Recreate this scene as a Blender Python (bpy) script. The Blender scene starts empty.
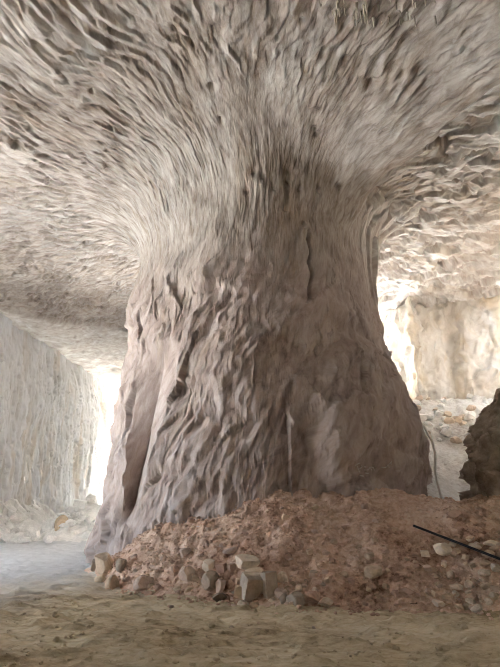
import bpy, math, random
import numpy as np
from mathutils import Vector

# ---------------------------------------------------------------- camera, sky, sun, exposure
SC = bpy.context.scene
COL = SC.collection
FPX, TILT, EYE = 501.0, math.radians(18.4), 1.6
cam = bpy.data.cameras.new('camera')
cam.sensor_fit = 'VERTICAL'; cam.sensor_height = 36.0; cam.lens = 36.0 * FPX / 667.0
cam.clip_end = 500
camo = bpy.data.objects.new('camera', cam); COL.objects.link(camo)
camo.location = (0, 0, EYE); camo.rotation_euler = (math.pi / 2 + TILT, 0, 0)
SC.camera = camo

wd = bpy.data.worlds.new('sky'); SC.world = wd; wd.use_nodes = True
bg = wd.node_tree.nodes['Background']
bg.inputs[0].default_value = (0.66, 0.82, 1.0, 1); bg.inputs[1].default_value = 4.5

sun = bpy.data.lights.new('sun', 'SUN'); sun.energy = 62; sun.angle = math.radians(1.0); sun.color = (.96, .98, 1)
suno = bpy.data.objects.new('sun', sun); COL.objects.link(suno)
suno.rotation_euler = Vector((-0.04, -0.52, -0.85)).to_track_quat('-Z', 'Y').to_euler()

def portal(loc, size, size_y, to):
    l = bpy.data.lights.new('portal', 'AREA'); l.shape = 'RECTANGLE'; l.size = size; l.size_y = size_y
    l.cycles.is_portal = True
    o = bpy.data.objects.new('portal', l); COL.objects.link(o); o.location = loc
    o.rotation_euler = Vector(to).to_track_quat('-Z', 'Y').to_euler()
YMOUTH, YBACK = 40.0, -9.0
portal((-6.5, 50, 5.6), 17, 12, (-.65, -.76, 0))
portal((3.2, 31.5, 5.6), 8.0, 12, (0, -1, 0))
portal((12.55, 18.6, 11.6), 2.9, 4.2, (0, 0, -1))
portal((-13, 10.3, 2.6), 6.0, 5.4, (1, 0, 0))

vs = SC.view_settings
vs.view_transform = 'Standard'; vs.look = 'None'; vs.gamma = 1; vs.use_curve_mapping = False
vs.exposure = 1.5
SC.cycles.use_denoising = True; SC.cycles.filter_width = 1.0
SC.cycles.max_bounces = 10; SC.cycles.diffuse_bounces = 7
SC.cycles.sample_clamp_indirect = 12

# ---------------------------------------------------------------- numpy noise
def hsh(ix, iy, iz, seed):
    h = (ix.astype(np.int64) * 374761393 + iy.astype(np.int64) * 668265263 + iz.astype(np.int64) * 2147483647 + seed * 974634541)
    h = (h ^ (h >> 13)) & 0xffffffff
    h = (h * 1274126177) & 0xffffffff
    h = h ^ (h >> 16)
    h = (h * 2246822519) & 0xffffffff
    return (h ^ (h >> 15)) & 0xffffffff
def rnd(ix, iy, iz, seed):
    return hsh(ix, iy, iz, seed) / 4294967295.0
def noise3(x, y, z, seed=0):
    x, y, z = np.broadcast_arrays(x, y, z)
    ix, iy, iz = np.floor(x), np.floor(y), np.floor(z)
    fx, fy, fz = x - ix, y - iy, z - iz
    ux, uy, uz = [t * t * t * (t * (t * 6 - 15) + 10) for t in (fx, fy, fz)]
    out = 0
    for dx in (0, 1):
        for dy in (0, 1):
            for dz in (0, 1):
                h = hsh(ix + dx, iy + dy, iz + dz, seed)
                gx = (h & 1023) / 511.5 - 1; gy = ((h >> 10) & 1023) / 511.5 - 1; gz = ((h >> 20) & 1023) / 511.5 - 1
                v = gx * (fx - dx) + gy * (fy - dy) + gz * (fz - dz)
                out = out + v * (ux if dx else 1 - ux) * (uy if dy else 1 - uy) * (uz if dz else 1 - uz)
    return out * 1.25
def fbm(x, y, z, oct=3, seed=0, gain=.5, ridged=False):
    o, a = 0, 1
    for i in range(oct):
        n = noise3(x * 2 ** i, y * 2 ** i, z * 2 ** i, seed + i)
        o = o + a * ((1 - 2 * np.abs(n)) if ridged else n); a *= gain
    return o
def chips(u, v, seed=0, tu=1.0, tv=.6, off=.5):
    """cells of one chipped facet each: every cell is a tilted plane with its own height"""
    iu, iv = np.floor(u), np.floor(v)
    best = np.full(u.shape, 1e9); h = np.zeros(u.shape); sec = np.full(u.shape, 1e9); tone = np.zeros(u.shape)
    for du in (-1, 0, 1):
        for dv in (-1, 0, 1):
            a, b = iu + du, iv + dv
            zz = np.zeros_like(a)
            cu, cv = a + rnd(a, b, zz, seed), b + rnd(a, b, zz, seed + 1)
            d = (u - cu) ** 2 + (v - cv) ** 2
            r2, r3, r4 = rnd(a, b, zz, seed + 2), rnd(a, b, zz, seed + 3), rnd(a, b, zz, seed + 4)
            hh = (r2 - .5) * 2 * off + (r3 - .5) * 2 * tu * (u - cu) + (r4 - .5) * 2 * tv * (v - cv)
            m = d < best
            sec = np.where(m, best, np.minimum(sec, d))
            h = np.where(m, hh, h); tone = np.where(m, r2, tone); best = np.where(m, d, best)
    edge = np.sqrt(sec) - np.sqrt(best)
    return h, edge, tone
def sst(a, b, x):
    t = np.clip((x - a) / (b - a), 0, 1); return t * t * (3 - 2 * t)
def pix(P):
    x, y, z = P[..., 0], P[..., 1], P[..., 2] - EYE
    d = y * math.cos(TILT) + z * math.sin(TILT); up = z * math.cos(TILT) - y * math.sin(TILT)
    d = np.where(d < .1, .1, d)
    return np.stack([250 + FPX * x / d, 333.5 - FPX * up / d, d], -1)

# ---------------------------------------------------------------- mesh helpers
def mesh_np(name, V, F, mat, smooth=True, flow=None, tone=None):
    me = bpy.data.meshes.new(name)
    V = np.asarray(V, np.float32).reshape(-1, 3); F = np.asarray(F, np.int32)
    n = F.shape[1]
    me.vertices.add(len(V)); me.vertices.foreach_set('co', V.ravel())
    me.loops.add(F.size); me.loops.foreach_set('vertex_index', F.ravel())
    me.polygons.add(len(F)); me.polygons.foreach_set('loop_start', np.arange(0, F.size, n, dtype=np.int32))
    me.polygons.foreach_set('use_smooth', np.full(len(F), smooth))
    if flow is not None:
        a = me.attributes.new('flow', 'FLOAT_VECTOR', 'POINT'); a.data.foreach_set('vector', np.asarray(flow, np.float32).ravel())
    if tone is not None:
        a = me.attributes.new('tone', 'FLOAT', 'POINT'); a.data.foreach_set('value', np.asarray(tone, np.float32).ravel())
    me.update(calc_edges=True); me.validate()
    me.materials.append(mat)
    return me
def link(name, me, parent=None, **props):
    o = bpy.data.objects.new(name, me); COL.objects.link(o)
    if parent: o.parent = parent
    for k, v in props.items(): o[k] = v
    return o
def grid(name, P, mat, keep=None, close_u=False, flip=False, flow=None, tone=None, smooth=True, extra=None):
    n, m = P.shape[:2]
    I = np.arange(n * m).reshape(n, m)
    if close_u: I = np.concatenate([I, I[:, :1]], 1)
    F = np.stack([I[:-1, :-1], I[:-1, 1:], I[1:, 1:], I[1:, :-1]], -1).reshape(-1, 4)
    if flip: F = F[:, ::-1]
    V = P.reshape(-1, 3); fl = None if flow is None else flow.reshape(-1, 3); tn = None if tone is None else tone.ravel()
    if keep is not None:
        F = F[keep.ravel()[F].any(1)]
        used = np.unique(F); mp = np.full(n * m, -1); mp[used] = np.arange(len(used))
        F = mp[F]; V = V[used]
        fl = None if fl is None else fl[used]; tn = None if tn is None else tn[used]
    me = mesh_np(name, V, F, mat, smooth, fl, tn)
    if extra:
        e2, e1 = extra; e2, e1 = e2.reshape(-1, 3), e1.ravel()
        if keep is not None: e2, e1 = e2[used], e1[used]
        me.attributes.new('flow2', 'FLOAT_VECTOR', 'POINT').data.foreach_set('vector', e2.astype(np.float32).ravel())
        me.attributes.new('onp', 'FLOAT', 'POINT').data.foreach_set('value', e1.astype(np.float32).copy())
    return me
def normals(P, wrap=False):
    if wrap:
        du = np.roll(P, -1, 1) - np.roll(P, 1, 1)
    else:
        du = np.gradient(P, axis=1)
    dv = np.gradient(P, axis=0)
    N = np.cross(du, dv); L = np.linalg.norm(N, axis=-1, keepdims=True)
    return N / np.maximum(L, 1e-9)
def ev(x, xs, ys): return np.interp(x, xs, ys)

# ---------------------------------------------------------------- materials
def material(name):
    m = bpy.data.materials.new(name); m.use_nodes = True
    nt = m.node_tree; b = nt.nodes['Principled BSDF']
    b.inputs['Specular IOR Level'].default_value = .15; b.inputs['Roughness'].default_value = .95
    return m, nt, b
def ramp(nt, fac, stops):
    r = nt.nodes.new('ShaderNodeValToRGB'); e = r.color_ramp.elements
    while len(e) < len(stops): e.new(.5)
    for q, (p, c) in zip(e, stops): q.position = p; q.color = (*c, 1)
    nt.links.new(fac, r.inputs[0]); return r.outputs[0]
def nnoise(nt, vec, scale, detail=6, rough=.6, dist=0.):
    n = nt.nodes.new('ShaderNodeTexNoise'); n.inputs['Scale'].default_value = scale; n.inputs['Detail'].default_value = detail
    n.inputs['Roughness'].default_value = rough; n.inputs['Distortion'].default_value = dist
    nt.links.new(vec, n.inputs['Vector']); return n.outputs[0]
def mapped(nt, vec, sc):
    m = nt.nodes.new('ShaderNodeMapping'); m.inputs['Scale'].default_value = sc
    nt.links.new(vec, m.inputs['Vector']); return m.outputs[0]
def mixc(nt, fac, a, b, mode='MIX'):
    m = nt.nodes.new('ShaderNodeMix'); m.data_type = 'RGBA'; m.blend_type = mode
    for s, i in ((fac, 0), (a, 6), (b, 7)):
        if isinstance(s, (int, float)): m.inputs[i].default_value = s
        elif isinstance(s, tuple): m.inputs[i].default_value = (*s, 1)
        else: nt.links.new(s, m.inputs[i])
    return m.outputs[2]
def bump(nt, b, h, strength, dist):
    n = nt.nodes.new('ShaderNodeBump'); n.inputs['Strength'].default_value = strength; n.inputs['Distance'].default_value = dist
    nt.links.new(h, n.inputs['Height']); nt.links.new(n.outputs[0], b.inputs['Normal'])
def attr(nt, name, out='Vector'):
    a = nt.nodes.new('ShaderNodeAttribute'); a.attribute_name = name; return a.outputs[out]
def rock_mat(name, stops, stain, stain_amt, streak=(6, .8, 1), patch=.35, bstr=.5, bdist=.05, stain_scale=(1.2, .25, 1), second=None):
    """chipped stone: tone per chip, streaks along the tool marks, mineral stains"""
    m, nt, b = material(name)
    geo = nt.nodes.new('ShaderNodeNewGeometry').outputs['Position']; tone = attr(nt, 'tone', 'Fac')
    def math2(op, a, v, c=None):
        q = nt.nodes.new('ShaderNodeMath'); q.operation = op; nt.links.new(a, q.inputs[0]); q.inputs[1].default_value = v
        if c is not None: nt.links.new(c, q.inputs[2])
        return q.outputs[0]
    def layer(flname, stops, streak):
        fl = attr(nt, flname)
        s = nnoise(nt, mapped(nt, fl, streak), 1.0, 8, .65, .6)
        p = nnoise(nt, geo, patch, 4, .55)
        v = math2('MULTIPLY_ADD', tone, .22, s); v = math2('MULTIPLY_ADD', p, .35, v); v = math2('SUBTRACT', v, .25)
        c = ramp(nt, v, stops)
        st = nnoise(nt, mapped(nt, fl, stain_scale), 1.0, 5, .6, .8)
        c = mixc(nt, ramp(nt, st, [(.52, (0, 0, 0)), (.72, (stain_amt,) * 3)]), c, stain)
        return c, nnoise(nt, mapped(nt, fl, tuple(k * 2.2 for k in streak[:2]) + (1,)), 1.0, 8, .7)
    c, f = layer('flow', stops, streak)
    if second:
        c2, f2 = layer('flow2', *second); w = attr(nt, 'onp', 'Fac')
        c = mixc(nt, w, c, c2); f = mixc(nt, w, f, f2)
    nt.links.new(c, b.inputs['Base Color'])
    bump(nt, b, f, bstr, bdist)
    return m
M_CEIL = rock_mat('ceiling_rock', [(.26, (.16, .13, .11)), (.42, (.365, .305, .26)), (.58, (.515, .46, .41)), (.78, (.66, .63, .59)), (.95, (.80, .79, .78))], (.48, .37, .25), .3, streak=(4.5, 2.0, 1),
                  second=([(.25, (.21, .165, .15)), (.45, (.385, .305, .27)), (.62, (.475, .395, .36)), (.85, (.58, .515, .49))], (3.5, 1.8, 1)))
M_PILLAR = M_CEIL
M_LEFT = rock_mat('left_wall_rock', [(.25, (.48, .45, .41)), (.42, (.70, .69, .67)), (.6, (.80, .80, .80)), (.85, (.88, .89, .90))], (.64, .51, .36), .6, streak=(4, .5, 1), stain_scale=(.7, .12, 1))
M_RIGHT = rock_mat('right_wall_rock', [(.25, (.40, .35, .29)), (.42, (.60, .55, .48)), (.6, (.72, .68, .62)), (.85, (.82, .80, .76))], (.64, .50, .30), .7, streak=(1.6, 1.2, 1), stain_scale=(.7, .3, 1))

def dirt_mat(name, stops, patch, bstr=.6, bdist=.04, fine=9.0, flat=1.0):
    m, nt, b = material(name)
    geo = nt.nodes.new('ShaderNodeNewGeometry').outputs['Position']
    v = mapped(nt, geo, (1, flat, 1))
    n = nnoise(nt, v, fine, 9, .7); p = nnoise(nt, v, patch, 4, .5)
    a = nt.nodes.new('ShaderNodeMath'); a.operation = 'MULTIPLY_ADD'; nt.links.new(p, a.inputs[0]); a.inputs[1].default_value = .9; nt.links.new(n, a.inputs[2])
    s = nt.nodes.new('ShaderNodeMath'); s.operation = 'SUBTRACT'; nt.links.new(a.outputs[0], s.inputs[0]); s.inputs[1].default_value = .45
    nt.links.new(ramp(nt, s.outputs[0], stops), b.inputs['Base Color'])
    bump(nt, b, nnoise(nt, v, fine * 2.5, 8, .7), bstr, bdist)
    return m
M_FLOOR = dirt_mat('sandy_floor', [(.25, (.33, .25, .15)), (.45, (.55, .44, .29)), (.6, (.64, .53, .37)), (.8, (.72, .62, .46))], .35, fine=5.0, flat=2.2)
def dust_floor():
    nt = M_FLOOR.node_tree; b = nt.nodes['Principled BSDF']; old = b.inputs['Base Color'].links[0].from_socket
    geo = nt.nodes.new('ShaderNodeNewGeometry').outputs['Position']
    sp = nt.nodes.new('ShaderNodeSeparateXYZ'); nt.links.new(geo, sp.inputs[0])
    a = nt.nodes.new('ShaderNodeMath'); a.operation = 'MULTIPLY_ADD'; nt.links.new(sp.outputs[0], a.inputs[0]); a.inputs[1].default_value = -.8; nt.links.new(sp.outputs[1], a.inputs[2])
    n = nnoise(nt, geo, .5, 5, .6)
    c = nt.nodes.new('ShaderNodeMath'); c.operation = 'MULTIPLY_ADD'; nt.links.new(n, c.inputs[0]); c.inputs[1].default_value = 5; nt.links.new(a.outputs[0], c.inputs[2])
    m = nt.nodes.new('ShaderNodeMapRange'); m.inputs[1].default_value = 13.5; m.inputs[2].default_value = 19.5; nt.links.new(c.outputs[0], m.inputs[0])
    dust = ramp(nt, nnoise(nt, geo, 3, 6, .6), [(.3, (.56, .56, .56)), (.7, (.70, .70, .70))])
    nt.links.new(mixc(nt, m.outputs[0], old, dust), b.inputs['Base Color'])
dust_floor()
M_PILE = dirt_mat('red_earth', [(.22, (.27, .16, .11)), (.38, (.53, .345, .25)), (.56, (.67, .48, .37)), (.8, (.76, .61, .49))], .9)
M_SLOPE = dirt_mat('pale_scree', [(.25, (.40, .36, .31)), (.45, (.61, .58, .53)), (.6, (.70, .68, .64)), (.8, (.78, .76, .73))], .5)
M_OUT = dirt_mat('dark_outcrop', [(.25, (.24, .19, .15)), (.45, (.40, .33, .27)), (.6, (.52, .44, .37)), (.8, (.62, .55, .47))], .7, fine=4)
M_GROUND = dirt_mat('quarry_ground', [(.3, (.64, .62, .58)), (.7, (.76, .74, .70))], .1, fine=1)
def stone(name, c, k=.7):
    d = tuple(q * k for q in c); l = tuple(min(1, q * 1.2) for q in c)
    return dirt_mat(name, [(.25, d), (.5, c), (.75, l)], 2.5, fine=12, bstr=.5, bdist=.02)
ST = {'tan': stone('tan_stone', (.58, .44, .32)), 'pale': stone('pale_stone', (.70, .58, .46)), 'grey': stone('grey_stone', (.42, .34, .27)),
      'dark': stone('dark_stone', (.22, .17, .13)), 'red': stone('reddish_stone', (.50, .34, .26)), 'pink': stone('pinkish_stone', (.58, .44, .36)),
      'white': stone('white_stone', (.80, .79, .76), .85), 'ochre': stone('ochre_stone', (.60, .48, .34))}

# ---------------------------------------------------------------- pillar + ceiling: one continuous flow of rock
CX, CY = 0.35, 16.0
FL_R, FL_H, Z1 = 1.9, 2.0, 9.0
def ceil_h(x, y):
    h = 11.0 + .35 * fbm(x * .12, y * .12, 0 * x, 2, 11)
    d = (x - 3.8) * .910 + (y - 12.6) * .414 + .15                     # lip of rock right of the pillar
    h = h - .75 * np.exp(-np.clip(-d, 0, 9) ** 2 / 2.2) * (d < .25) * sst(.5, 3.5, x)
    far = sst(0, .5, d + .25 * fbm(x * .8, y * .8, 0 * x, 2, 5)) * sst(.5, 3.0, x)
    h = h + far * (.45 - .075 * np.clip(y - 13, 0, 14))
    d2 = (x + 12.5) * -.588 + (y - 23.5) * .809                  # step up at the far left
    return h - .12 * sst(0, .5, d2)
phi = np.concatenate([np.radians(np.linspace(112, 402, 1700)), np.radians(np.linspace(402, 472, 40))[1:-1]])
zr = np.arange(-.3, Z1, .068)
fr = np.linspace(0, 1, 46)
rr = np.concatenate([np.arange(.06, 15, .066), np.arange(15, 32, .28), np.arange(32, 58, .8)])
NP, NF = len(zr), len(fr)
def pillar_r(z):
    aL = ev(z, [-.3, .8, 1.6, 3.1, 4.7, 6.3, 8.1, 10], [4.85, 4.75, 4.72, 4.66, 4.47, 4.32, 4.15, 4.1])
    aR = ev(z, [-.3, 1.7, 2.5, 3.3, 3.95, 4.6, 5.05, 6.36, 7.2, 8.3, 10], [5.15, 5.08, 5.05, 5.0, 4.75, 4.42, 4.3, 4.22, 4.03, 3.92, 3.95])
    bF = ev(z, [-.3, 1.5, 4, 7, 10], [4.9, 4.75, 4.5, 4.25, 4.2])
    return aL, aR, bF
PX = 1.75
cs, sn = np.cos(phi), np.sin(phi)
rho = 1 / (np.abs(cs) ** PX + np.abs(sn) ** PX) ** (1 / PX)
def ring(z):
    aL, aR, bF = pillar_r(z)
    w = sst(-.25, .25, cs)
    return np.stack([CX + rho * cs * (aR * w + aL * (1 - w)), CY + rho * sn * np.where(sn < 0, bF, bF * .66)], -1)
rows = []
for z in zr: rows.append(np.concatenate([ring(z), np.full((len(phi), 1), z)], 1))
neck = ring(Z1); outd = np.stack([cs, sn], -1)
edge = neck + outd * FL_R
hz = ceil_h(edge[:, 0], edge[:, 1])
for t in fr:
    a = t * math.pi / 2
    xy = neck + outd * FL_R * (1 - math.cos(a))
    rows.append(np.concatenate([xy, (Z1 + (hz - Z1) * math.sin(a))[:, None]], 1))
for r in rr:
    xy = edge + outd * r
    rows.append(np.concatenate([xy, ceil_h(xy[:, 0], xy[:, 1])[:, None]], 1))
P = np.stack(rows)
N = normals(P, True)                                             # points out of the rock
ref = P[10, 300] - np.array([CX, CY, P[10, 300, 2]])
if (N[10, 300] * ref).sum() < 0: N = -N
s_arc = np.concatenate([zr, Z1 + fr * 3.1, Z1 + 3.1 + rr])[:, None] + 0 * P[..., 0]
Rr = np.sqrt((P[..., 0] - CX) ** 2 + (P[..., 1] - CY) ** 2)
ph = phi[None, :] + 0 * P[..., 0]
X0, Y0 = P[..., 0], P[..., 1]
on_p = 1 - sst(Z1 - 2.6, Z1 + .6, s_arc + .7 * fbm(X0 * .5, Y0 * .5, s_arc * .3, 2, 19))                         # 1 on the shaft, 0 on the ceiling
X, Y, Z = P[..., 0], P[..., 1], P[..., 2]
D = np.zeros(X.shape); tone = np.full(X.shape, .5)
# -- ceiling: tool marks running towards the pillar
wa = fbm(X * .16, Y * .16, Z * .16, 2, 21); wb = fbm(X * .9, Y * .9, Z * .9, 2, 25)
ang = ph + .24 * wa + .012 * wb
hA, eA, tA = chips(ang * 36, s_arc / .48 + .7 * wb, 31, 1.0, .6, .6)
hB, eB, tB = chips(ang * 60 + wb * .4, s_arc / .42 + .7 * wb, 41, 1.0, .6, .7)
hC, eC, tC = chips(ang * 100 + wb * .6, s_arc / .34 + .8 * wb, 51, 1.0, .6, .7)
wfar = sst(8, 13, Rr)
chipc = (hA * (1 - wfar) + hB * wfar) * .075 + (hB * (1 - wfar) + hC * wfar) * .055
tc = tA * .4 + tB * .4 + tC * .2
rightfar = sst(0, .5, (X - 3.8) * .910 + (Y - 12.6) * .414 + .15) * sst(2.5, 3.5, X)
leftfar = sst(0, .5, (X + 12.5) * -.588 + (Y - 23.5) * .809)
big = .22 * fbm(X * .5, Y * .5, Z * .5, 3, 61)
# rough blocky roof of the right chamber, hollows between the blocks
hR, eR, tR = chips(X / .75 + .5 * wb, Y / .45 + .5 * wa, 71, .9, .7, 1.0)
hS, eS, tS = chips(X / .28 + wb, Y / .2 + wa, 81, 1, .8, .8)
rough = .15 * hR + .07 * hS - .2 * sst(.1, .35, fbm(X * .9, Y * 1.5, 0 * X, 3, 88))
chipc = chipc * (1 - .35 * sst(-.5, 2.5, X)) * (.45 + .9 * sst(-.35, .35, fbm(X * .6, Y * .6, Z * .6, 2, 67))) * (.3 + .7 * sst(5.5, 9, Rr + 1.5 * sst(1, 4, -X)))
cd = (chipc * (1 - .8 * leftfar) + big) * (1 - rightfar) + rightfar * rough
ct = tc * (1 - rightfar) + (tR * .5 + tS * .5 + .6) * rightfar + .6 * leftfar  # roof whitened in right chamber and far left, daylight put into the tone
# -- shaft: slanting scars on the left face, broad soft lumps on the right
T_ = ph * 4.5; q1 = T_ * .87 - Z * .5; q2 = T_ * .5 + Z * .87
wl = 1 - sst(-1.3, 1.3, X - .12 * (4 - Z)) * .8
w1 = fbm(X * .5, Y * .5, Z * .5, 3, 101)
hP, eP, tP = chips(q1 / .3 + .9 * w1, q2 / .8 + w1, 111, 1.0, .4, .7)
hQ, eQ, tQ = chips(q1 / .15 + 1.3 * w1, q2 / .38 + w1, 121, 1.0, .5, .7)
hL, eL, tL = chips(q1 / 1.0 + .6 * w1, q2 / 2.2 + .5 * w1, 131, .9, .6, .6)
rid = fbm(q1 * .9, q2 * .32, Z * .1, 3, 141, ridged=True)
hT, eT, tT = chips(X / .8 + 1.1 * w1, Z / .9 + 1.1 * w1, 151, .8, .8, .5)
pd = wl * (.058 * hP + .034 * hQ + .16 * hL + .17 * (rid - 1.05)) + (1 - wl) * (.10 * hT + .04 * hQ + .1 * hL) + .24 * w1 + .06 * fbm(X * 2.2, Y * 2.2, Z * 2.2, 3, 161)
upper = sst(5.6, 7.2, Z) * sst(-.5, .6, X)
pd = pd * (1 - .55 * upper)
front = sst(0, .6, CY - Y)
# V-shaped groove on the left face
gl = ev(Z, [1.0, 1.4, 3, 5.3, 6], [-3.2, -3.25, -3.22, -3.28, -3.1]); gv = ev(Z, [.6, 1.5, 3.1, 4.8, 5.5], [-3.1, -2.98, -2.68, -2.4, -2.28]); gr = ev(Z, [.6, .93, 2.6, 4.6, 5.6], [-2.86, -2.8, -2.36, -1.85, -1.6])
gtri = np.clip(np.minimum((X - gl) / (gv - gl), (gr - X) / (gr - gv)), 0, 1) * sst(.9, 1.6, Z) * (1 - sst(4.9, 5.7, Z)) * front
gm = sst(0, .12, gtri)
pd = pd * (1 - .85 * gm)
# bulging foot on the right with a broken upper edge
e2 = ((X - 2.95) / 1.75) ** 2 + ((Z - 3.0) / np.where(Z > 3, 2.9, 3.6)) ** 2 + .25 * w1
pd = pd + .42 * (1 - sst(.45, 1.05, e2)) * front
# thin rib with a hollow beside it, low on the front
rx = .86 + .04 * np.sin(Z * 2.5)
pd = pd + .08 * np.exp(-((X - rx) / .13) ** 2) * sst(1.2, 1.8, Z) * (1 - sst(3.3, 4.2, Z)) * front
pd = pd - .22 * np.clip(1 - (.86 - X) / ev(Z, [1.2, 1.8, 3.8, 4.0], [.95, .85, .1, .05]), 0, 1) * (X < .86) * sst(1.0, 1.4, Z) * (1 - sst(3.5, 3.9, Z)) * front
D = cd * (1 - on_p) + pd * on_p
# cracks
for pts, wdt, dep in (([(8.75, 1.45), (8.55, 1.62), (8.25, 1.55), (7.9, 1.63), (7.6, 1.54), (7.3, 1.66), (6.9, 1.56), (6.6, 1.6)], .032, .26), ([(10.2, .95), (9.6, 1.0), (9.1, .98)], .07, .2)):
    cz = [a for a, _ in pts][::-1]; cx = [b for _, b in pts][::-1]
    ins = (Z > cz[0]) & (Z < cz[-1]) & (Y < 14.5)
    D = D - dep * np.exp(-((X - ev(Z, cz, cx) - .05 * wb) / wdt) ** 2) * ins
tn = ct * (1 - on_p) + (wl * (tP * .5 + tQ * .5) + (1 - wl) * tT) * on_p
P = P + N * D[..., None]
P[..., 1] += .72 * gtri
# small pits and drill holes
pp = pix(P)
rg = random.Random(4)
holes = [(212, 86, 3.2), (371, 85, 4.0), (345, 62, 3), (373, 205, 3), (374, 218, 3.4), (376, 232, 2.6), (369, 190, 3), (290, 172, 4), (288, 180, 3), (262, 175, 2.4), (275, 186, 2.2), (253, 172, 2.2), (300, 188, 2), (319, 190, 2), (338, 186, 2.4), (246, 190, 2)]
holes += [(rg.uniform(20, 340), rg.uniform(10, 160), rg.uniform(1.2, 2.2)) for _ in range(9)]
for hx, hy, hr in holes:
    d2 = (pp[..., 0] - hx) ** 2 + (pp[..., 1] - hy) ** 2 + (pp[..., 2] > 20) * 1e6
    c = P[np.unravel_index(np.argmin(d2), d2.shape)]
    rw = hr * np.linalg.norm(c) / FPX
    dd = ((P - c) ** 2).sum(-1)
    P = P - N * (.20 * np.exp(-dd / rw ** 2))[..., None] * (dd < rw * rw * 9)[..., None]
flow = np.stack([ph * 9, s_arc, 0 * ph], -1)
fp = np.stack([q1, q2, 0 * q1], -1)
SPL = NP + 26
pillar = link('rock_pillar', grid('rock_pillar', P[:SPL + 1], M_PILLAR, close_u=True, flow=flow[:SPL + 1], tone=tn[:SPL + 1], extra=(fp[:SPL + 1], on_p[:SPL + 1])),
              label='massive roughly hewn rock pillar holding up the roof, scarred and flaring at its foot', category='pillar')
ok = (X > -13.6) & (X < 15.2) & (Y > YBACK - .5) & (Y < ev(X, [-12.5, -3, -.6, .6, 4.6, 6, 7.6, 16], [52, 46, 43, 31, 31, 33, 33.5, 33.5]) + .3 * wa)
ok &= ~((X > 11.2) & (X < 13.9) & (Y > 16.6) & (Y < 20.6))        # roof opening added out of view over the scree to brighten the right chamber
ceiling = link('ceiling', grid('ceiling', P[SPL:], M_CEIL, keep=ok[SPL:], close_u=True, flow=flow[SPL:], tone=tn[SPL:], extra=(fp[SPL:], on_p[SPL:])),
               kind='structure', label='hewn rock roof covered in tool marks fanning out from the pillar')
PF = P.copy(); PPX = pix(PF)
def on_rock(px, py, far=22):
    d2 = (PPX[..., 0] - px) ** 2 + (PPX[..., 1] - py) ** 2 + (PPX[..., 2] > far) * 1e6
    k = np.unravel_index(np.argmin(d2 + 3 * PPX[..., 2]), d2.shape); return PF[k], N[k]

# ---------------------------------------------------------------- walls of the chamber
def wall(name, pts, mat, step, disp, z0=-.4, z1=12.4, dz=.075, label=None):
    pts = np.array(pts, float); seg = np.linalg.norm(np.diff(pts, axis=0), axis=1); acc = np.concatenate([[0], np.cumsum(seg)])
    a = np.concatenate([np.arange(acc[i], acc[i + 1], step[i]) for i in range(len(seg))] + [[acc[-1]]])
    x, y = np.interp(a, acc, pts[:, 0]), np.interp(a, acc, pts[:, 1])
    zz = np.arange(z0, z1, dz)
    W = np.stack([np.broadcast_to(x, (len(zz), len(x))), np.broadcast_to(y, (len(zz), len(x))), np.broadcast_to(zz[:, None], (len(zz), len(x)))], -1)
    sm = W.copy(); k = 3
    for i in range(-k, k + 1):
        if i: sm = sm + np.concatenate([W[:, :1]] * max(0, -i) + [W[:, max(0, i):W.shape[1] + min(0, i)]] + [W[:, -1:]] * max(0, i), 1)
    W = sm / (2 * k + 1)
    n = normals(W)
    A = np.broadcast_to(a, W.shape[:2]); d, t = disp(A, W[..., 2], W)
    V = W + n * d[..., None]
    return link(name, grid(name, V, mat, flow=np.stack([A, W[..., 2], 0 * A], -1), tone=t), kind='structure', label=label), V
def disp_left(a, z, W):
    w = fbm(a * .4, z * .25, 0 * a, 3, 201); w2 = fbm(a * 1.3, z * .7, 0 * a, 2, 205)
    h1, _, t1 = chips(a / .42 + 1.0 * w2, z / 1.25 + 1.2 * w2, 211, 1, .4, .7)
    h2, _, t2 = chips(a / .19 + 1.6 * w2, z / .55 + w2, 221, 1, .5, .7)
    return -(.35 * w + .11 * h1 + .065 * h2 - .3 * sst(8.5, 11, z)), t1 * .5 + t2 * .5
wl_, WL = wall('wall_left', [(-8.2, 82), (-11.2, 50), (-12.4, 33), (-12.6, 24), (-12.5, 14.6), (-12.9, 13.3), (-14.5, 13.0)], M_LEFT, [.1, .08, .055, .06, .1, .2], disp_left, label='pale hewn side wall with vertical tool marks and ochre stains')
wall('wall_left_near', [(-14.5, 8.0), (-12.8, 7.7), (-12.4, 6.5), (-12.4, YBACK)], M_LEFT, [.3, .3, .4], disp_left, dz=.3)
wall('wall_left_lintel', [(-12.8, 15), (-12.8, 5.5)], M_LEFT, [.3], disp_left, z0=5.2, dz=.3)
def disp_right(a, z, W):
    w = fbm(a * .4, z * .35, 0 * a, 3, 301); w2 = fbm(a * 1.1, z * .9, 0 * a, 2, 305)
    h1, _, t1 = chips(a / .7 + .8 * w2, z / .8 + .8 * w2, 311, .9, .7, .7)
    h2, _, t2 = chips(a / .25 + 1.2 * w2, z / .35 + w2, 321, 1, .7, .7)
    return .3 * w + .16 * h1 + .07 * h2, t1 * .5 + t2 * .5
wr_, WR = wall('wall_right', [(15.5, 33.5), (7.4, 34), (6.2, 33), (7.0, 25.2), (7.6, 22.1), (8.15, 22.9), (9.6, 23.1), (9.95, 22.3), (14.2, 21.0), (14.2, YBACK)], M_RIGHT,
               [.3, .1, .08, .06, .05, .05, .05, .06, .5], lambda a, z, W: (lambda r: (-r[0], r[1]))(disp_right(a, z, W)), label='pale cream end wall of the right chamber with a yellowish recess')
def disp_back(a, z, W):
    w = fbm(a * .4, z * .4, 0 * a, 2, 401); return .3 * w, .5 + 0 * a
wall('wall_back', [(-13.5, YBACK), (15, YBACK)], M_CEIL, [.4], disp_back, dz=.4)

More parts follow.
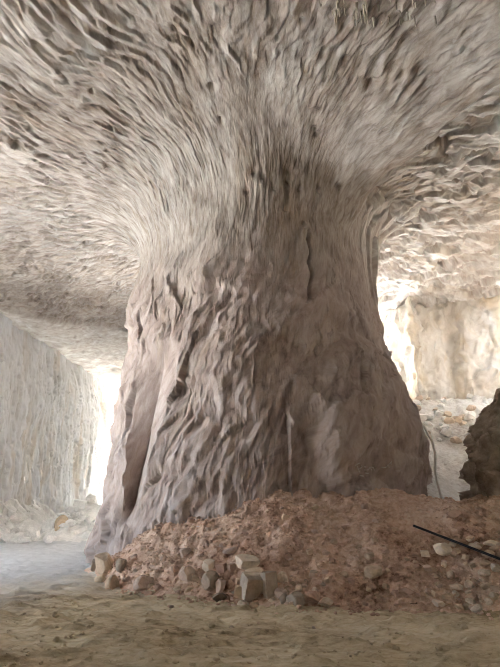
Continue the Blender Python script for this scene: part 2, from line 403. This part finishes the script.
# unseen rib added behind the pillar, keeps sunlit ground from brightening the left wall
t2, z2 = np.meshgrid(np.linspace(0, 2 * math.pi, 260, endpoint=False), np.arange(-.3, 12.2, .12))
r2 = 1 + .12 * (1 - sst(0, 3, z2)) + .25 * sst(8.5, 11.5, z2)
x2, y2 = -3.3 + 3.9 * r2 * np.cos(t2), 42 + 17.5 * r2 * np.sin(t2)
c2, _, k2 = chips(t2 * 12 - z2 * .7, z2 / .9, 951, 1, .5, .7)
d2_ = .09 * c2 + .35 * fbm(x2 * .4, y2 * .4, z2 * .4, 3, 961)
link('light_block_rib', grid('light_block_rib', np.stack([x2 + d2_ * np.cos(t2), y2 + d2_ * np.sin(t2), z2], -1), M_LEFT, close_u=True, flow=np.stack([t2 * 4, z2, 0 * t2], -1), tone=k2),
     kind='structure')

# ---------------------------------------------------------------- floor
fy = np.concatenate([np.arange(YBACK - 3, 4, .5), np.arange(4, 12.5, .028), np.arange(12.5, 26, .07), np.arange(26, YMOUTH + 2, .4)])
fx = np.concatenate([np.arange(-14, -7, .12), np.arange(-7, 6.5, .05), np.arange(6.5, 15.5, .4)])
GX, GY = np.meshgrid(fx, fy)
def floor_h(x, y):
    z = .06 * fbm(x * .35, y * .5, 0 * x, 2, 501) + .022 * fbm(x * .9 + .3 * y, y * 2.4, 0 * x, 3, 511) + .034 * fbm(x * 2.6, y * 4.2, 0 * x, 4, 521, gain=.6)
    h, _, _ = chips(x / .9 + .4 * y, y / .22, 531, .6, .8, .6)
    z = z + .008 * h
    cl = fbm(x * 1.6 + .5 * y, y * 3.4, 0 * x, 4, 541, gain=.6)
    z = z + .05 * sst(.12, .5, cl)                                # churned-up lumps between the ruts
    for off, dep in ((0, .035), (1.7, .03)):                      # faint wheel ruts sweeping towards the left aisle
        c = 8.0 + off - .045 * (x + 1) ** 2 * np.where(x < -1, -1, .3)
        z = z - dep * np.exp(-((y - c) / .22) ** 2) * (.6 + .5 * np.sin(x * 9 + y * 3))
    return z
link('floor', grid('floor', np.stack([GX, GY, floor_h(GX, GY)], -1), M_FLOOR, flip=False), kind='structure', label='sandy trampled floor with faint wheel ruts')
gx, gy = np.meshgrid(np.linspace(-70, 70, 141), np.linspace(-30, 110, 141))
gk = (gx < -14) | (gx > 15.5) | (gy > 41) | (gy < YBACK - 2)
link('ground', grid('ground', np.stack([gx, gy, -.1 + .05 * fbm(gx * .1, gy * .1, 0 * gx, 2, 9)], -1), M_GROUND, keep=gk), kind='structure', label='pale sunlit quarry ground outside the cave mouths')

# ---------------------------------------------------------------- earth pile at the pillar's foot
def pile_h(x, y):
    yb = ev(x, [-4.3, -3.6, -3.0, -2.2, -1.2, 0, 1, 3, 7, 9], [13.6, 12.5, 11.5, 10.55, 9.75, 9.0, 8.65, 8.5, 8.35, 8.3]) + .18 * fbm(x * .9, 0 * x, 0 * x, 2, 601)
    zc = ev(x, [-4.3, -3.6, -3, -2.5, -1.8, -1, -.4, .3, 1, 2, 3, 4, 4.7, 5.3, 7, 9], [0, .12, .42, .78, 1.18, 1.58, 1.82, 1.72, 1.72, 1.80, 1.76, 1.6, 1.46, 1.62, 1.9, 2.1])
    a = .68 * (y - yb)
    a = np.where(a < .18, a * (.55 + .45 * np.clip(a, 0, .18) / .18), a)
    k = .16
    h = np.clip(.5 + .5 * (zc - a) / k, 0, 1)
    z = zc * (1 - h) + a * h - k * h * (1 - h)
    z = np.where(y > 13.2, z - .45 * (y - 13.2), z)
    m = sst(-.05, .3, z)
    z = z + m * (.10 * fbm(x * 1.1, y * 1.1, 0 * x, 3, 611) + .035 * fbm(x * 4, y * 4, 0 * x, 3, 621))
    return z
px_, py_ = np.meshgrid(np.arange(-4.4, 8.6, .036), np.arange(8.0, 15.5, .036))
hh, _, pt = chips(px_ / .17, py_ / .15, 641, .8, .8, .9)
PZ = pile_h(px_, py_); h4, _, _ = chips(px_ / .4 + .3, py_ / .36, 651, .9, .9, .9); PZ = PZ + sst(0, .3, PZ) * (.035 * hh + .045 * h4)
keep = (PZ > floor_h(px_, py_) - .12)
PILE = np.stack([px_, py_, PZ], -1)
pile = link('earth_pile', grid('earth_pile', PILE, M_PILE, keep=keep), label='long heap of reddish brown earth and broken stone banked against the pillar', category='earth pile')
PILEPX = pix(PILE)
def on_pile(px, py):
    d2 = (PILEPX[..., 0] - px) ** 2 + (PILEPX[..., 1] - py) ** 2 + (~keep) * 1e6
    near = d2 < 9
    if near.any(): d2 = np.where(near, PILEPX[..., 2], 1e5)
    return PILE[np.unravel_index(np.argmin(d2), d2.shape)]
def on_floor(px, py):
    a = TILT - math.atan((py - 333.5) / FPX); y = (EYE - .0) / math.tan(-a); d = y * math.cos(TILT) - EYE * math.sin(TILT)
    x = (px - 250) / FPX * d
    return np.array([x, y, float(floor_h(np.array([x]), np.array([y]))[0])])

# ---------------------------------------------------------------- scree slope of the right chamber, dark outcrop in front of it
def slope_h(x, y):
    z = 1.35 + .56 * (y - 13.0)
    z = np.minimum(z, 5.55 + .05 * (y - 20.5))
    z = z - .55 * np.clip(5.2 - x, 0, 9) * sst(14, 20, y) - 1.5 * np.clip(4.6 - x, 0, 9)
    chute = np.exp(-((x - (5.6 + .25 * (y - 13))) / .7) ** 2)
    z = z - .25 * chute * sst(12, 14, y) * (1 - sst(16.5, 18, y))
    h, _, _ = chips(x / .6 + .3 * fbm(x, y, 0 * x, 2, 3), y / .5, 711, .8, .8, .8)
    rough = 1 - .8 * chute
    return z + rough * (.16 * h * sst(14.5, 16, y) + .14 * fbm(x * 1.1, y * 1.1, 0 * x, 3, 701)) + .05 * fbm(x * 4, y * 4, 0 * x, 3, 721)
sx, sy = np.meshgrid(np.arange(2.4, 14.2, .07), np.arange(12.2, 23.6, .07))
SZ = slope_h(sx, sy)
SLOPE = np.stack([sx, sy, SZ], -1)
link('scree_slope', grid('scree_slope', SLOPE, M_SLOPE, keep=SZ > -.3), label='pale scree slope rising to the end wall of the right chamber', category='scree slope')
SLPX = pix(SLOPE)
def on_slope(px, py):
    d2 = (SLPX[..., 0] - px) ** 2 + (SLPX[..., 1] - py) ** 2
    near = d2 < 12
    if near.any(): d2 = np.where(near, SLPX[..., 2], 1e5)
    return SLOPE[np.unravel_index(np.argmin(d2), d2.shape)]
th, ze = np.meshgrid(np.linspace(0, 2 * math.pi, 420, endpoint=False), np.concatenate([np.arange(-.2, 6.4, .06), 6.4 + np.linspace(0, .5, 16)]))
rad = ev(ze, [-.2, 1.2, 1.8, 2.3, 3.0, 3.5, 4.12, 5, 6, 6.6, 6.9], [2.4, 2.42, 2.4, 2.37, 2.25, 2.06, 1.83, 1.41, .78, .3, .02])
ox, oy, oz = 10.35 + rad * np.cos(th) * 2.05, 12.9 + rad * np.sin(th) * .8, ze  # off-frame end widened and raised to screen the front from the shaft light
h1, _, _ = chips(th * 7 + .4 * ze, ze / .55, 811, .9, .8, 1); h2, _, _ = chips(th * 20, ze / .22, 821, .9, .8, 1)
dd = (.24 * h1 + .09 * h2 + .25 * fbm(ox * .9, oy * .9, oz * .9, 3, 831)) * np.clip(rad / 1.2, 0, 1)
link('rock_outcrop', grid('rock_outcrop', np.stack([ox + dd * np.cos(th), oy + dd * np.sin(th), oz], -1), M_OUT, close_u=True),
     label='dark craggy rock outcrop behind the earth pile at the right edge', category='rock')

# ---------------------------------------------------------------- stones
def ico():
    t = (1 + 5 ** .5) / 2
    v = np.array([(-1, t, 0), (1, t, 0), (-1, -t, 0), (1, -t, 0), (0, -1, t), (0, 1, t), (0, -1, -t), (0, 1, -t), (t, 0, -1), (t, 0, 1), (-t, 0, -1), (-t, 0, 1)], float)
    f = [(0, 11, 5), (0, 5, 1), (0, 1, 7), (0, 7, 10), (0, 10, 11), (1, 5, 9), (5, 11, 4), (11, 10, 2), (10, 7, 6), (7, 1, 8), (3, 9, 4), (3, 4, 2), (3, 2, 6), (3, 6, 8), (3, 8, 9), (4, 9, 5), (2, 4, 11), (6, 2, 10), (8, 6, 7), (9, 8, 1)]
    return v / np.linalg.norm(v[0]), np.array(f)
def subdiv(v, f):
    v = list(map(tuple, v)); cache = {}; out = []
    def mid(a, b):
        k = (min(a, b), max(a, b))
        if k not in cache:
            m = (np.array(v[a]) + np.array(v[b])) / 2; v.append(tuple(m / np.linalg.norm(m))); cache[k] = len(v) - 1
        return cache[k]
    for a, b, c in f:
        ab, bc, ca = mid(a, b), mid(b, c), mid(c, a); out += [(a, ab, ca), (b, bc, ab), (c, ca, bc), (ab, bc, ca)]
    return np.array(v), np.array(out)
I0 = ico(); I1 = subdiv(*I0); I2 = subdiv(*I1); I3 = subdiv(*I2)
def rock_verts(rng, base=I2, cuts=9, blocky=.0, wear=.05):
    v = base[0].copy()
    dirs = []
    for i in range(cuts):
        n = rng.normal(size=3); n /= np.linalg.norm(n); dirs.append((n, rng.uniform(.55, .85)))
    if blocky:
        q = np.linalg.qr(rng.normal(size=(3, 3)) * .25 + np.eye(3))[0]
        dirs = dirs[:4] + [(s * q[i], rng.uniform(.52, .62)) for i in range(3) for s in (-1, 1)]
    for n, d in dirs:
        k = v @ n; m = k > d; v[m] -= np.outer(k[m] - d, n)
    v = v * (1 + wear * noise3(v[:, 0] * 2.5, v[:, 1] * 2.5, v[:, 2] * 2.5, int(rng.integers(1e6))))[:, None]
    v -= (v.max(0) + v.min(0)) / 2
    return v / ((v.max(0) - v.min(0)) / 2)
RN = np.random.default_rng(12)
def rock_mesh(mat, dims, blocky=0., base=I2, cuts=9, rotz=None):
    v = rock_verts(RN, base, cuts, blocky) * (np.array(dims) / 2)
    a = RN.uniform(0, 6.28) if rotz is None else rotz
    c, s = math.cos(a), math.sin(a)
    v = v @ np.array([[c, s, 0], [-s, c, 0], [0, 0, 1]])
    return mesh_np('stone', v, base[1], mat, smooth=False)
def stone_at(p, w, h, mat, label, group, blocky=0., tilt=0., sink=.25, base=I2, depth=None):
    me = rock_mesh(ST[mat], (w, depth or (w + h) * .5, h), blocky, base, rotz=RN.uniform(-.3, .3))
    o = link('stone', me, label=label, category='stone')
    if group: o['group'] = group
    o.location = Vector((p[0], p[1], p[2] + h * (.5 - sink))); o.rotation_euler = (RN.uniform(-.15, .15), tilt, RN.uniform(-.2, .2))
    return o
G = 'stones on the earth pile'
hero = [  # pixel centre, width, height, stone, blocky, tilt, label
 (103, 566, 21, 20, 'tan', 0, 0, 'big rounded tan boulder at the left tip of the earth pile'),
 (112, 583, 12, 15, 'tan', 0, .3, 'upright egg-shaped tan stone before the big boulder at the left tip'),
 (93, 564, 9, 11, 'grey', 0, 0, 'small grey stone between pillar foot and the big tan boulder'),
 (119, 566, 11, 12, 'grey', 0, 0, 'grey stone leaning on the pillar just right of the big tan boulder'),
 (98, 579, 11, 8, 'ochre', 0, 0, 'yellowish stone at the outermost left toe of the earth pile'),
 (141, 582, 20, 12, 'pink', 0, -.35, 'pinkish wedge-shaped stone resting on the toe of the pile near its left end'),
 (183, 551, 13, 8, 'pink', 0, -.6, 'slanted oblong pinkish stone halfway up the left flank of the pile'),
 (207, 566, 11, 11, 'pale', 1, .2, 'pale squarish stone just above the dark grey slanted boulder'),
 (222, 566, 10, 8, 'red', 1, 0, 'reddish brown block right of the pale squarish stone'),
 (184, 574, 15, 13, 'pink', 0, -.5, 'pinkish slanted stone left of the dark grey slanted boulder'),
 (211, 581, 17, 16, 'grey', 0, -.6, 'dark grey slanted boulder low in the left half of the pile'),
 (221, 585, 11, 11, 'pink', 0, 0, 'round pinkish stone touching the right side of the dark grey slanted boulder'),
 (220, 597, 15, 8, 'dark', 1, -.2, 'dark brown slab at the foot of the pile under the round pinkish stone'),
 (247, 561, 23, 11, 'pale', 0, .1, 'long pale slab lying above the big grey block'),
 (253, 571, 19, 9, 'pale', 0, 0, 'smooth pale oval stone balanced directly on the big grey block'),
 (253, 587, 19, 21, 'grey', 1, .08, 'big upright grey block at the foot of the pile'),
 (240, 591, 9, 11, 'tan', 1, 0, 'small tan stone squeezed against the left of the big grey block'),
 (269, 586, 14, 21, 'grey', 1, -.05, 'tall grey brown block right beside the big grey block'),
 (243, 604, 11, 7, 'pale', 0, 0, 'pale flat stone on the floor in front of the big grey block'),
 (255, 605, 9, 6, 'tan', 0, 0, 'small tan stone on the floor in front of the big grey block'),
 (297, 602, 17, 15, 'grey', 0, 0, 'round grey brown boulder at the foot of the pile'),
 (286, 600, 9, 11, 'grey', 0, .2, 'narrow grey stone leaning on the left of the round grey brown boulder'),
 (282, 577, 10, 11, 'pale', 0, -.2, 'pale stone above the round boulder, right of the tall grey brown block'),
 (281, 592, 12, 9, 'pink', 0, 0, 'pinkish flat stone just above the narrow grey stone'),
 (299, 587, 7, 7, 'pale', 0, 0, 'small pale stone directly above the round grey brown boulder'),
 (313, 597, 16, 10, 'red', 0, .5, 'reddish wedge stone right of the round grey brown boulder'),
 (326, 605, 14, 9, 'pale', 0, -.2, 'pale stone alone at the foot of the pile right of the reddish wedge'),
 (375, 571, 18, 12, 'tan', 0, -.3, 'smooth tan stone half buried in the middle of the pile'),
 (371, 554, 9, 6, 'tan', 0, 0, 'small tan stone above the smooth half-buried tan stone'),
 (231, 549, 15, 6, 'pink', 0, -.2, 'flat pinkish stone high above the long pale slab'),
 (443, 549, 16, 11, 'pale', 0, .1, 'pale rounded stone just below the dark rod'),
 (457, 513, 17, 8, 'red', 1, -.15, 'reddish brown slab in the dip at the top of the pile before the scree'),
 (476, 545, 13, 5, 'pale', 0, .2, 'thin pale slab touching the dark rod'),
 (490, 543, 15, 5, 'pale', 0, -.1, 'flat pale slab above the dark rod by the right edge'),
 (489, 551, 11, 6, 'tan', 0, 0, 'tan stone just above the dark rod by the right edge'),
 (485, 562, 10, 5, 'tan', 0, 0, 'small tan stone just below the dark rod by the right edge'),
 (495, 566, 9, 7, 'pale', 0, 0, 'pale stone below the dark rod cut by the right edge'),
 (486, 573, 11, 6, 'pale', 0, 0, 'oval pale stone two stones below the dark rod near the right edge'),
 (453, 575, 7, 8, 'tan', 0, 0, 'small upright tan stone below the pale rounded stone'),
 (456, 585, 13, 5, 'pale', 0, .1, 'flat pale stone under the small upright tan stone'),
 (467, 584, 8, 8, 'pale', 0, -.3, 'pale tilted stone right of the flat pale stone low on the pile'),
 (438, 602, 12, 6, 'pale', 0, .2, 'pale stone at the right foot of the pile beside the dark slab'),
 (477, 609, 11, 7, 'pale', 0, -.4, 'pale angular stone at the foot of the pile nearest the right edge'),
 (418, 605, 24, 6, 'dark', 1, .15, 'long dark slab at the foot of the pile'),
 (410, 592, 15, 5, 'red', 1, .3, 'thin reddish slab above the long dark slab'),
]
for px, py, w, h, mat, bl, tl, lab in hero:
    p = on_pile(px, py + h * .3) if py < 603 else on_floor(px, py + h * .45)
    k = pix(np.array(p))[2] / FPX
    stone_at(p, w * k * 1.1, h * k * 1.15, mat, lab, None, bl, tl, sink=.16 if py < 603 else .12)
rs = random.Random(5)
CW = {'red': 'reddish', 'pink': 'pinkish', 'tan': 'tan', 'pale': 'pale', 'grey': 'grey', 'ochre': 'yellowish', 'white': 'white'}
def zone(v, table):
    for lim, word in table:
        if v < lim: return word
    return table[-1][1]
def scatter(n, box, place, size, mats, xz, yz, grp='loose stones on the earth pile', base=I1, sink=.3):
    for i in range(n):
        for _ in range(20):
            px, py = rs.uniform(box[0], box[2]), rs.uniform(box[1], box[3])
            p = place(px, py); q = pix(np.array(p))
            if abs(q[0] - px) < 4 and abs(q[1] - py) < 4: break
        k = q[2] / FPX; w = rs.uniform(*size); bl = rs.random() < .3; mat = rs.choice(mats); mid = sum(size) / 2
        lab = '%s %s %s stone %s, %s' % ('larger' if w > mid else 'smaller', 'blocky' if bl else 'rounded', CW[mat], zone(q[1], yz), zone(q[0], xz))
        stone_at(p, w * k, w * k * rs.uniform(.5, .85), mat, lab, grp, bl, rs.uniform(-.4, .4), sink, base)
YP = [(530, 'near the crest of the earth pile'), (570, 'halfway down the earth pile'), (999, 'low on the earth pile')]
scatter(60, (235, 500, 420, 608), on_pile, (4, 9), ['red', 'pink', 'red', 'tan'], [(285, 'above the big blocks'), (335, 'under the pillar rib'), (385, 'under the chalk marks'), (999, 'left of the dark rod tip')], YP)
scatter(48, (425, 530, 500, 612), on_pile, (5, 11), ['pale', 'tan', 'pink', 'tan'], [(450, 'beneath the rod tip'), (476, 'beneath the rod middle'), (999, 'near the right edge')], [(562, 'close to the dark rod'), (588, 'between rod and floor'), (999, 'at the pile foot')])
scatter(45, (120, 510, 235, 600), on_pile, (4, 9), ['red', 'pink', 'tan'], [(160, 'near the left tip'), (198, 'on the left flank'), (999, 'beside the big blocks')], YP)
scatter(26, (230, 570, 330, 608), on_pile, (5, 8), ['pale', 'grey', 'tan', 'pink'], [(262, 'around the big grey block'), (290, 'around the tall block'), (999, 'around the round boulder')], [(590, 'wedged above the row of blocks'), (999, 'wedged under the row of blocks')])
scatter(12, (20, 590, 330, 640), on_floor, (2.5, 5), ['tan', 'grey'], [(120, 'left of the pile'), (220, 'before the left flank'), (999, 'before the big blocks')], [(612, 'loose on the floor close by'), (999, 'loose on the open floor')], 'pebbles on the floor')

# crumbs of earth, too many to count
def crumbs(name, n, sampler, size, mat, **props):
    V, F = [], []; b, f = I0
    lib = [rock_verts(RN, I0, 6) for _ in range(12)]
    for i in range(n):
        p, s = sampler(i); s = s * RN.uniform(*size)
        a = RN.uniform(0, 6.28); c, q = math.cos(a), math.sin(a)
        v = lib[i % 12] * np.array([s, s * RN.uniform(.6, 1), s * RN.uniform(.45, .8)]) * .5 @ np.array([[c, q, 0], [-q, c, 0], [0, 0, 1]])
        F.append(f + 12 * i); V.append(v + p)
    return link(name, mesh_np(name, np.concatenate(V), np.concatenate(F), mat, smooth=False), **props)
kk = np.argwhere(keep & (PZ > .05) & (py_ < 12.6)); pick = kk[RN.integers(0, len(kk), 7000)]
crumbs('earth_crumbs', 7000, lambda i: (PILE[tuple(pick[i])] + np.array([0, 0, .004]), 1), (.025, .10), M_PILE, parent=pile, kind='stuff')
fk = [on_pile(rs.uniform(110, 500), rs.uniform(570, 612)) for _ in range(500)]
def foot(i):
    p = fk[i].copy(); p[1] -= abs(RN.normal(0, .22)); p[2] = max(float(floor_h(p[:1], p[1:2])[0]), float(pile_h(p[:1], p[1:2])[0])) + .006; return p, 1
crumbs('gravel_spill', 500, foot, (.02, .09), M_PILE, kind='stuff', label='fine red gravel spilled along the foot of the earth pile', category='gravel')

fs = [on_floor(rs.uniform(-20, 520), 600 + 67 * rs.random() ** 1.3) for _ in range(1100)]
def lump(i):
    p = fs[i].copy(); return p + np.array([0, 0, .002]), 1 + (i % 9 == 0) * 1.2
crumbs('floor_crumbs', 1100, lump, (.012, .05), M_FLOOR, kind='stuff', label='fine crumbs of sandy dirt strewn over the floor', category='dirt crumbs')
# white debris under the far left wall
DG = 'white debris under the left wall'
for x, y, w, h, mat, lab in [(-6.75, 24.4, 2.6, 1.5, 'white', 'largest rounded white block of the debris heap next to the pillar edge'),
      (-8.05, 22.9, .7, 1.15, 'ochre', 'upright tan block in the middle of the white debris heap'),
      (-8.5, 23.6, 1.1, 1.0, 'white', 'white block behind the upright tan block in the white debris'),
      (-11.1, 21.6, 1.1, .5, 'tan', 'flat grey brown block at the left end of the white debris'),
      (-9.7, 23.6, 1.3, .9, 'white', 'white angular block left of the tan ones in the debris heap'),
      (-7.6, 25.4, 1.5, 1.6, 'white', 'tall white block at the back of the debris heap')]:
    stone_at((x, y, 0), w, h, mat, lab, DG, 0, rs.uniform(-.2, .2), .12, I2)
dx, dy = np.meshgrid(np.arange(-13, -4.6, .09), np.arange(20.2, 31, .09))
def debris_h(x, y):
    e = 1.5 * np.exp(-((x + 7.4) / 2.0) ** 2 - ((y - 25.4) / 2.6) ** 2) + .8 * np.clip(-10.2 - x, 0, 2) * sst(20.5, 24, y)
    h, _, _ = chips(x / .5, y / .5, 901, .9, .9, .9); return e - .12 + .22 * h * sst(.05, .5, e)
DZ = debris_h(dx, dy)
link('white_debris', grid('white_debris', np.stack([dx, dy, DZ], -1), ST['white'], keep=DZ > -.1, smooth=False), label='heap of crushed white rock along the foot of the left wall', category='rubble heap')
for i in range(52):
    x = rs.uniform(-11.8, -5.9); y = rs.uniform(21.0, 25.5)
    if x > -7.5 and y < 22: x -= 1.5
    z = max(0, float(debris_h(np.array([x]), np.array([y]))[0]))
    w_, b_ = rs.uniform(.25, .75), rs.random() < .4
    lab = '%s %s white debris stone under the left wall, %s, %s' % ('large' if w_ > .5 else 'small', 'blocky' if b_ else 'rounded', zone(x, [(-9.2, 'left of the tan block'), (-7.3, 'around the tan block'), (0, 'towards the pillar')]), 'front row' if y < 22.6 else 'back row')
    stone_at((x, y, z), w_, rs.uniform(.2, .5), 'white', lab, DG, b_, 0, .2, I1)

# stones at the top of the right scree
scatter(40, (398, 388, 478, 440), on_slope, (5, 13), ['pale', 'white', 'pale', 'white'], [(420, 'next to the pillar edge'), (450, 'between pillar and outcrop'), (999, 'next to the dark outcrop')], [(410, 'at the top of the pale scree'), (425, 'on the upper pale scree'), (999, 'farther down the pale scree')], 'stones on the scree', sink=.25)

# ---------------------------------------------------------------- rod, cord, chalk marks, straws
def tube(name, pts, r, mat, sides=8, taper=None):
    pts = [Vector(p) for p in pts]; V, F = [], []
    for i, p in enumerate(pts):
        t = (pts[min(i + 1, len(pts) - 1)] - pts[max(i - 1, 0)]).normalized()
        a = t.orthogonal().normalized(); b = t.cross(a); rr_ = r * (taper[i] if taper else 1)
        for k in range(sides):
            q = 2 * math.pi * k / sides; V.append(p + rr_ * (math.cos(q) * a + math.sin(q) * b))
    for i in range(len(pts) - 1):
        for k in range(sides):
            F.append((i * sides + k, i * sides + (k + 1) % sides, (i + 1) * sides + (k + 1) % sides, (i + 1) * sides + k))
    V.append(pts[0]); V.append(pts[-1]); n = len(V)
    me = bpy.data.meshes.new(name)
    me.from_pydata([tuple(v) for v in V], [], F + [(n - 2, (k + 1) % sides, k) for k in range(sides)] + [(n - 1, (len(pts) - 1) * sides + k, (len(pts) - 1) * sides + (k + 1) % sides) for k in range(sides)])
    me.polygons.foreach_set('use_smooth', [True] * len(me.polygons)); me.materials.append(mat); return me
def plain(name, c, rough=.7):
    m, nt, b = material(name); geo = nt.nodes.new('ShaderNodeNewGeometry').outputs['Position']
    nt.links.new(ramp(nt, nnoise(nt, geo, 14, 4), [(.3, tuple(q * .8 for q in c)), (.7, c)]), b.inputs['Base Color'])
    b.inputs['Roughness'].default_value = rough; return m
M_ROD = plain('dark_iron', (.035, .03, .028), .5); M_CORD = plain('pale_cord', (.85, .82, .75)); M_CHALK = plain('chalk', (.62, .58, .52)); M_STRAW = plain('calcite', (.66, .60, .50))
a0, a1 = on_pile(411, 529), on_pile(497, 561)
a0 = Vector(a0) + Vector((0, 0, .07)); a1 = Vector(a1) + Vector((0, 0, .10)); a2 = a0 + (a1 - a0) * 1.35
link('metal_rod', tube('metal_rod', [a0.lerp(a2, t / 8) for t in range(9)], .022, M_ROD), label='long thin dark rod lying across the right end of the earth pile', category='rod')
cp = [(4.47, 15.0, 4.56), (4.80, 14.75, 4.10), (5.05, 14.6, 3.63), (5.20, 14.5, 3.2), (5.22, 14.4, 2.82), (5.12, 14.3, 2.4), (5.10, 14.2, 2.1), (5.12, 14.0, 1.55)]
link('cord', tube('cord', [(x * .93 - .02, y * .93, EYE + (z - EYE) * .93) for x, y, z in cp], .034, M_CORD), label='thin pale cord hanging down the right edge of the pillar', category='cord')
# chalk scribble low on the pillar
def stroke(pts):
    out = []
    for px, py in pts:
        c, n = on_rock(px, py, 18); out.append(c + n * .012)
    return tube('chalk_mark', out, .011, M_CHALK, 5)
marks = [[(357, 465), (358, 469), (359, 473)], [(355, 465), (359, 464), (362, 466), (359, 469)], [(364, 468), (366, 467), (367, 470), (364, 470)], [(368, 469), (370, 467), (371, 470)], [(371, 468), (373, 467), (374, 470)],
         [(381, 468), (383, 466), (385, 468)], [(386, 468), (388, 465), (389, 468)], [(389, 464), (391, 462), (391, 466)], [(360, 476), (363, 475)], [(365, 473), (368, 473)]]
for m in marks: link('chalk_mark', stroke(m), pillar)
# straw stalactites hanging from the roof
for i in range(46):
    px = rs.choice([rs.uniform(318, 345), rs.uniform(355, 366), rs.uniform(320, 440), rs.uniform(398, 436)]); py = rs.uniform(-6, 22)
    c, n = on_rock(px, py, 14); L = rs.uniform(.06, .32) * (1.5 if 355 < px < 366 else 1)
    lab = '%s thin pale straw stalactite on the roof, %s' % ('long' if L > .25 else 'short' if L < .14 else 'middling', zone(px, [(332, 'left part of the left cluster'), (348, 'right part of the left cluster'), (368, 'in the dense central cluster'), (400, 'between the two clusters'), (999, 'in the right cluster')]))
    pts = [(c[0], c[1], c[2] + .04 - (L + .04) * t / 4) for t in range(5)]
    link('straw_stalactite', tube('straw_stalactite', pts, rs.uniform(.010, .02), M_STRAW, 6, [1.8, 1.1, .9, .8, .4]), label=lab, category='stalactite', group='straw stalactites on the roof')
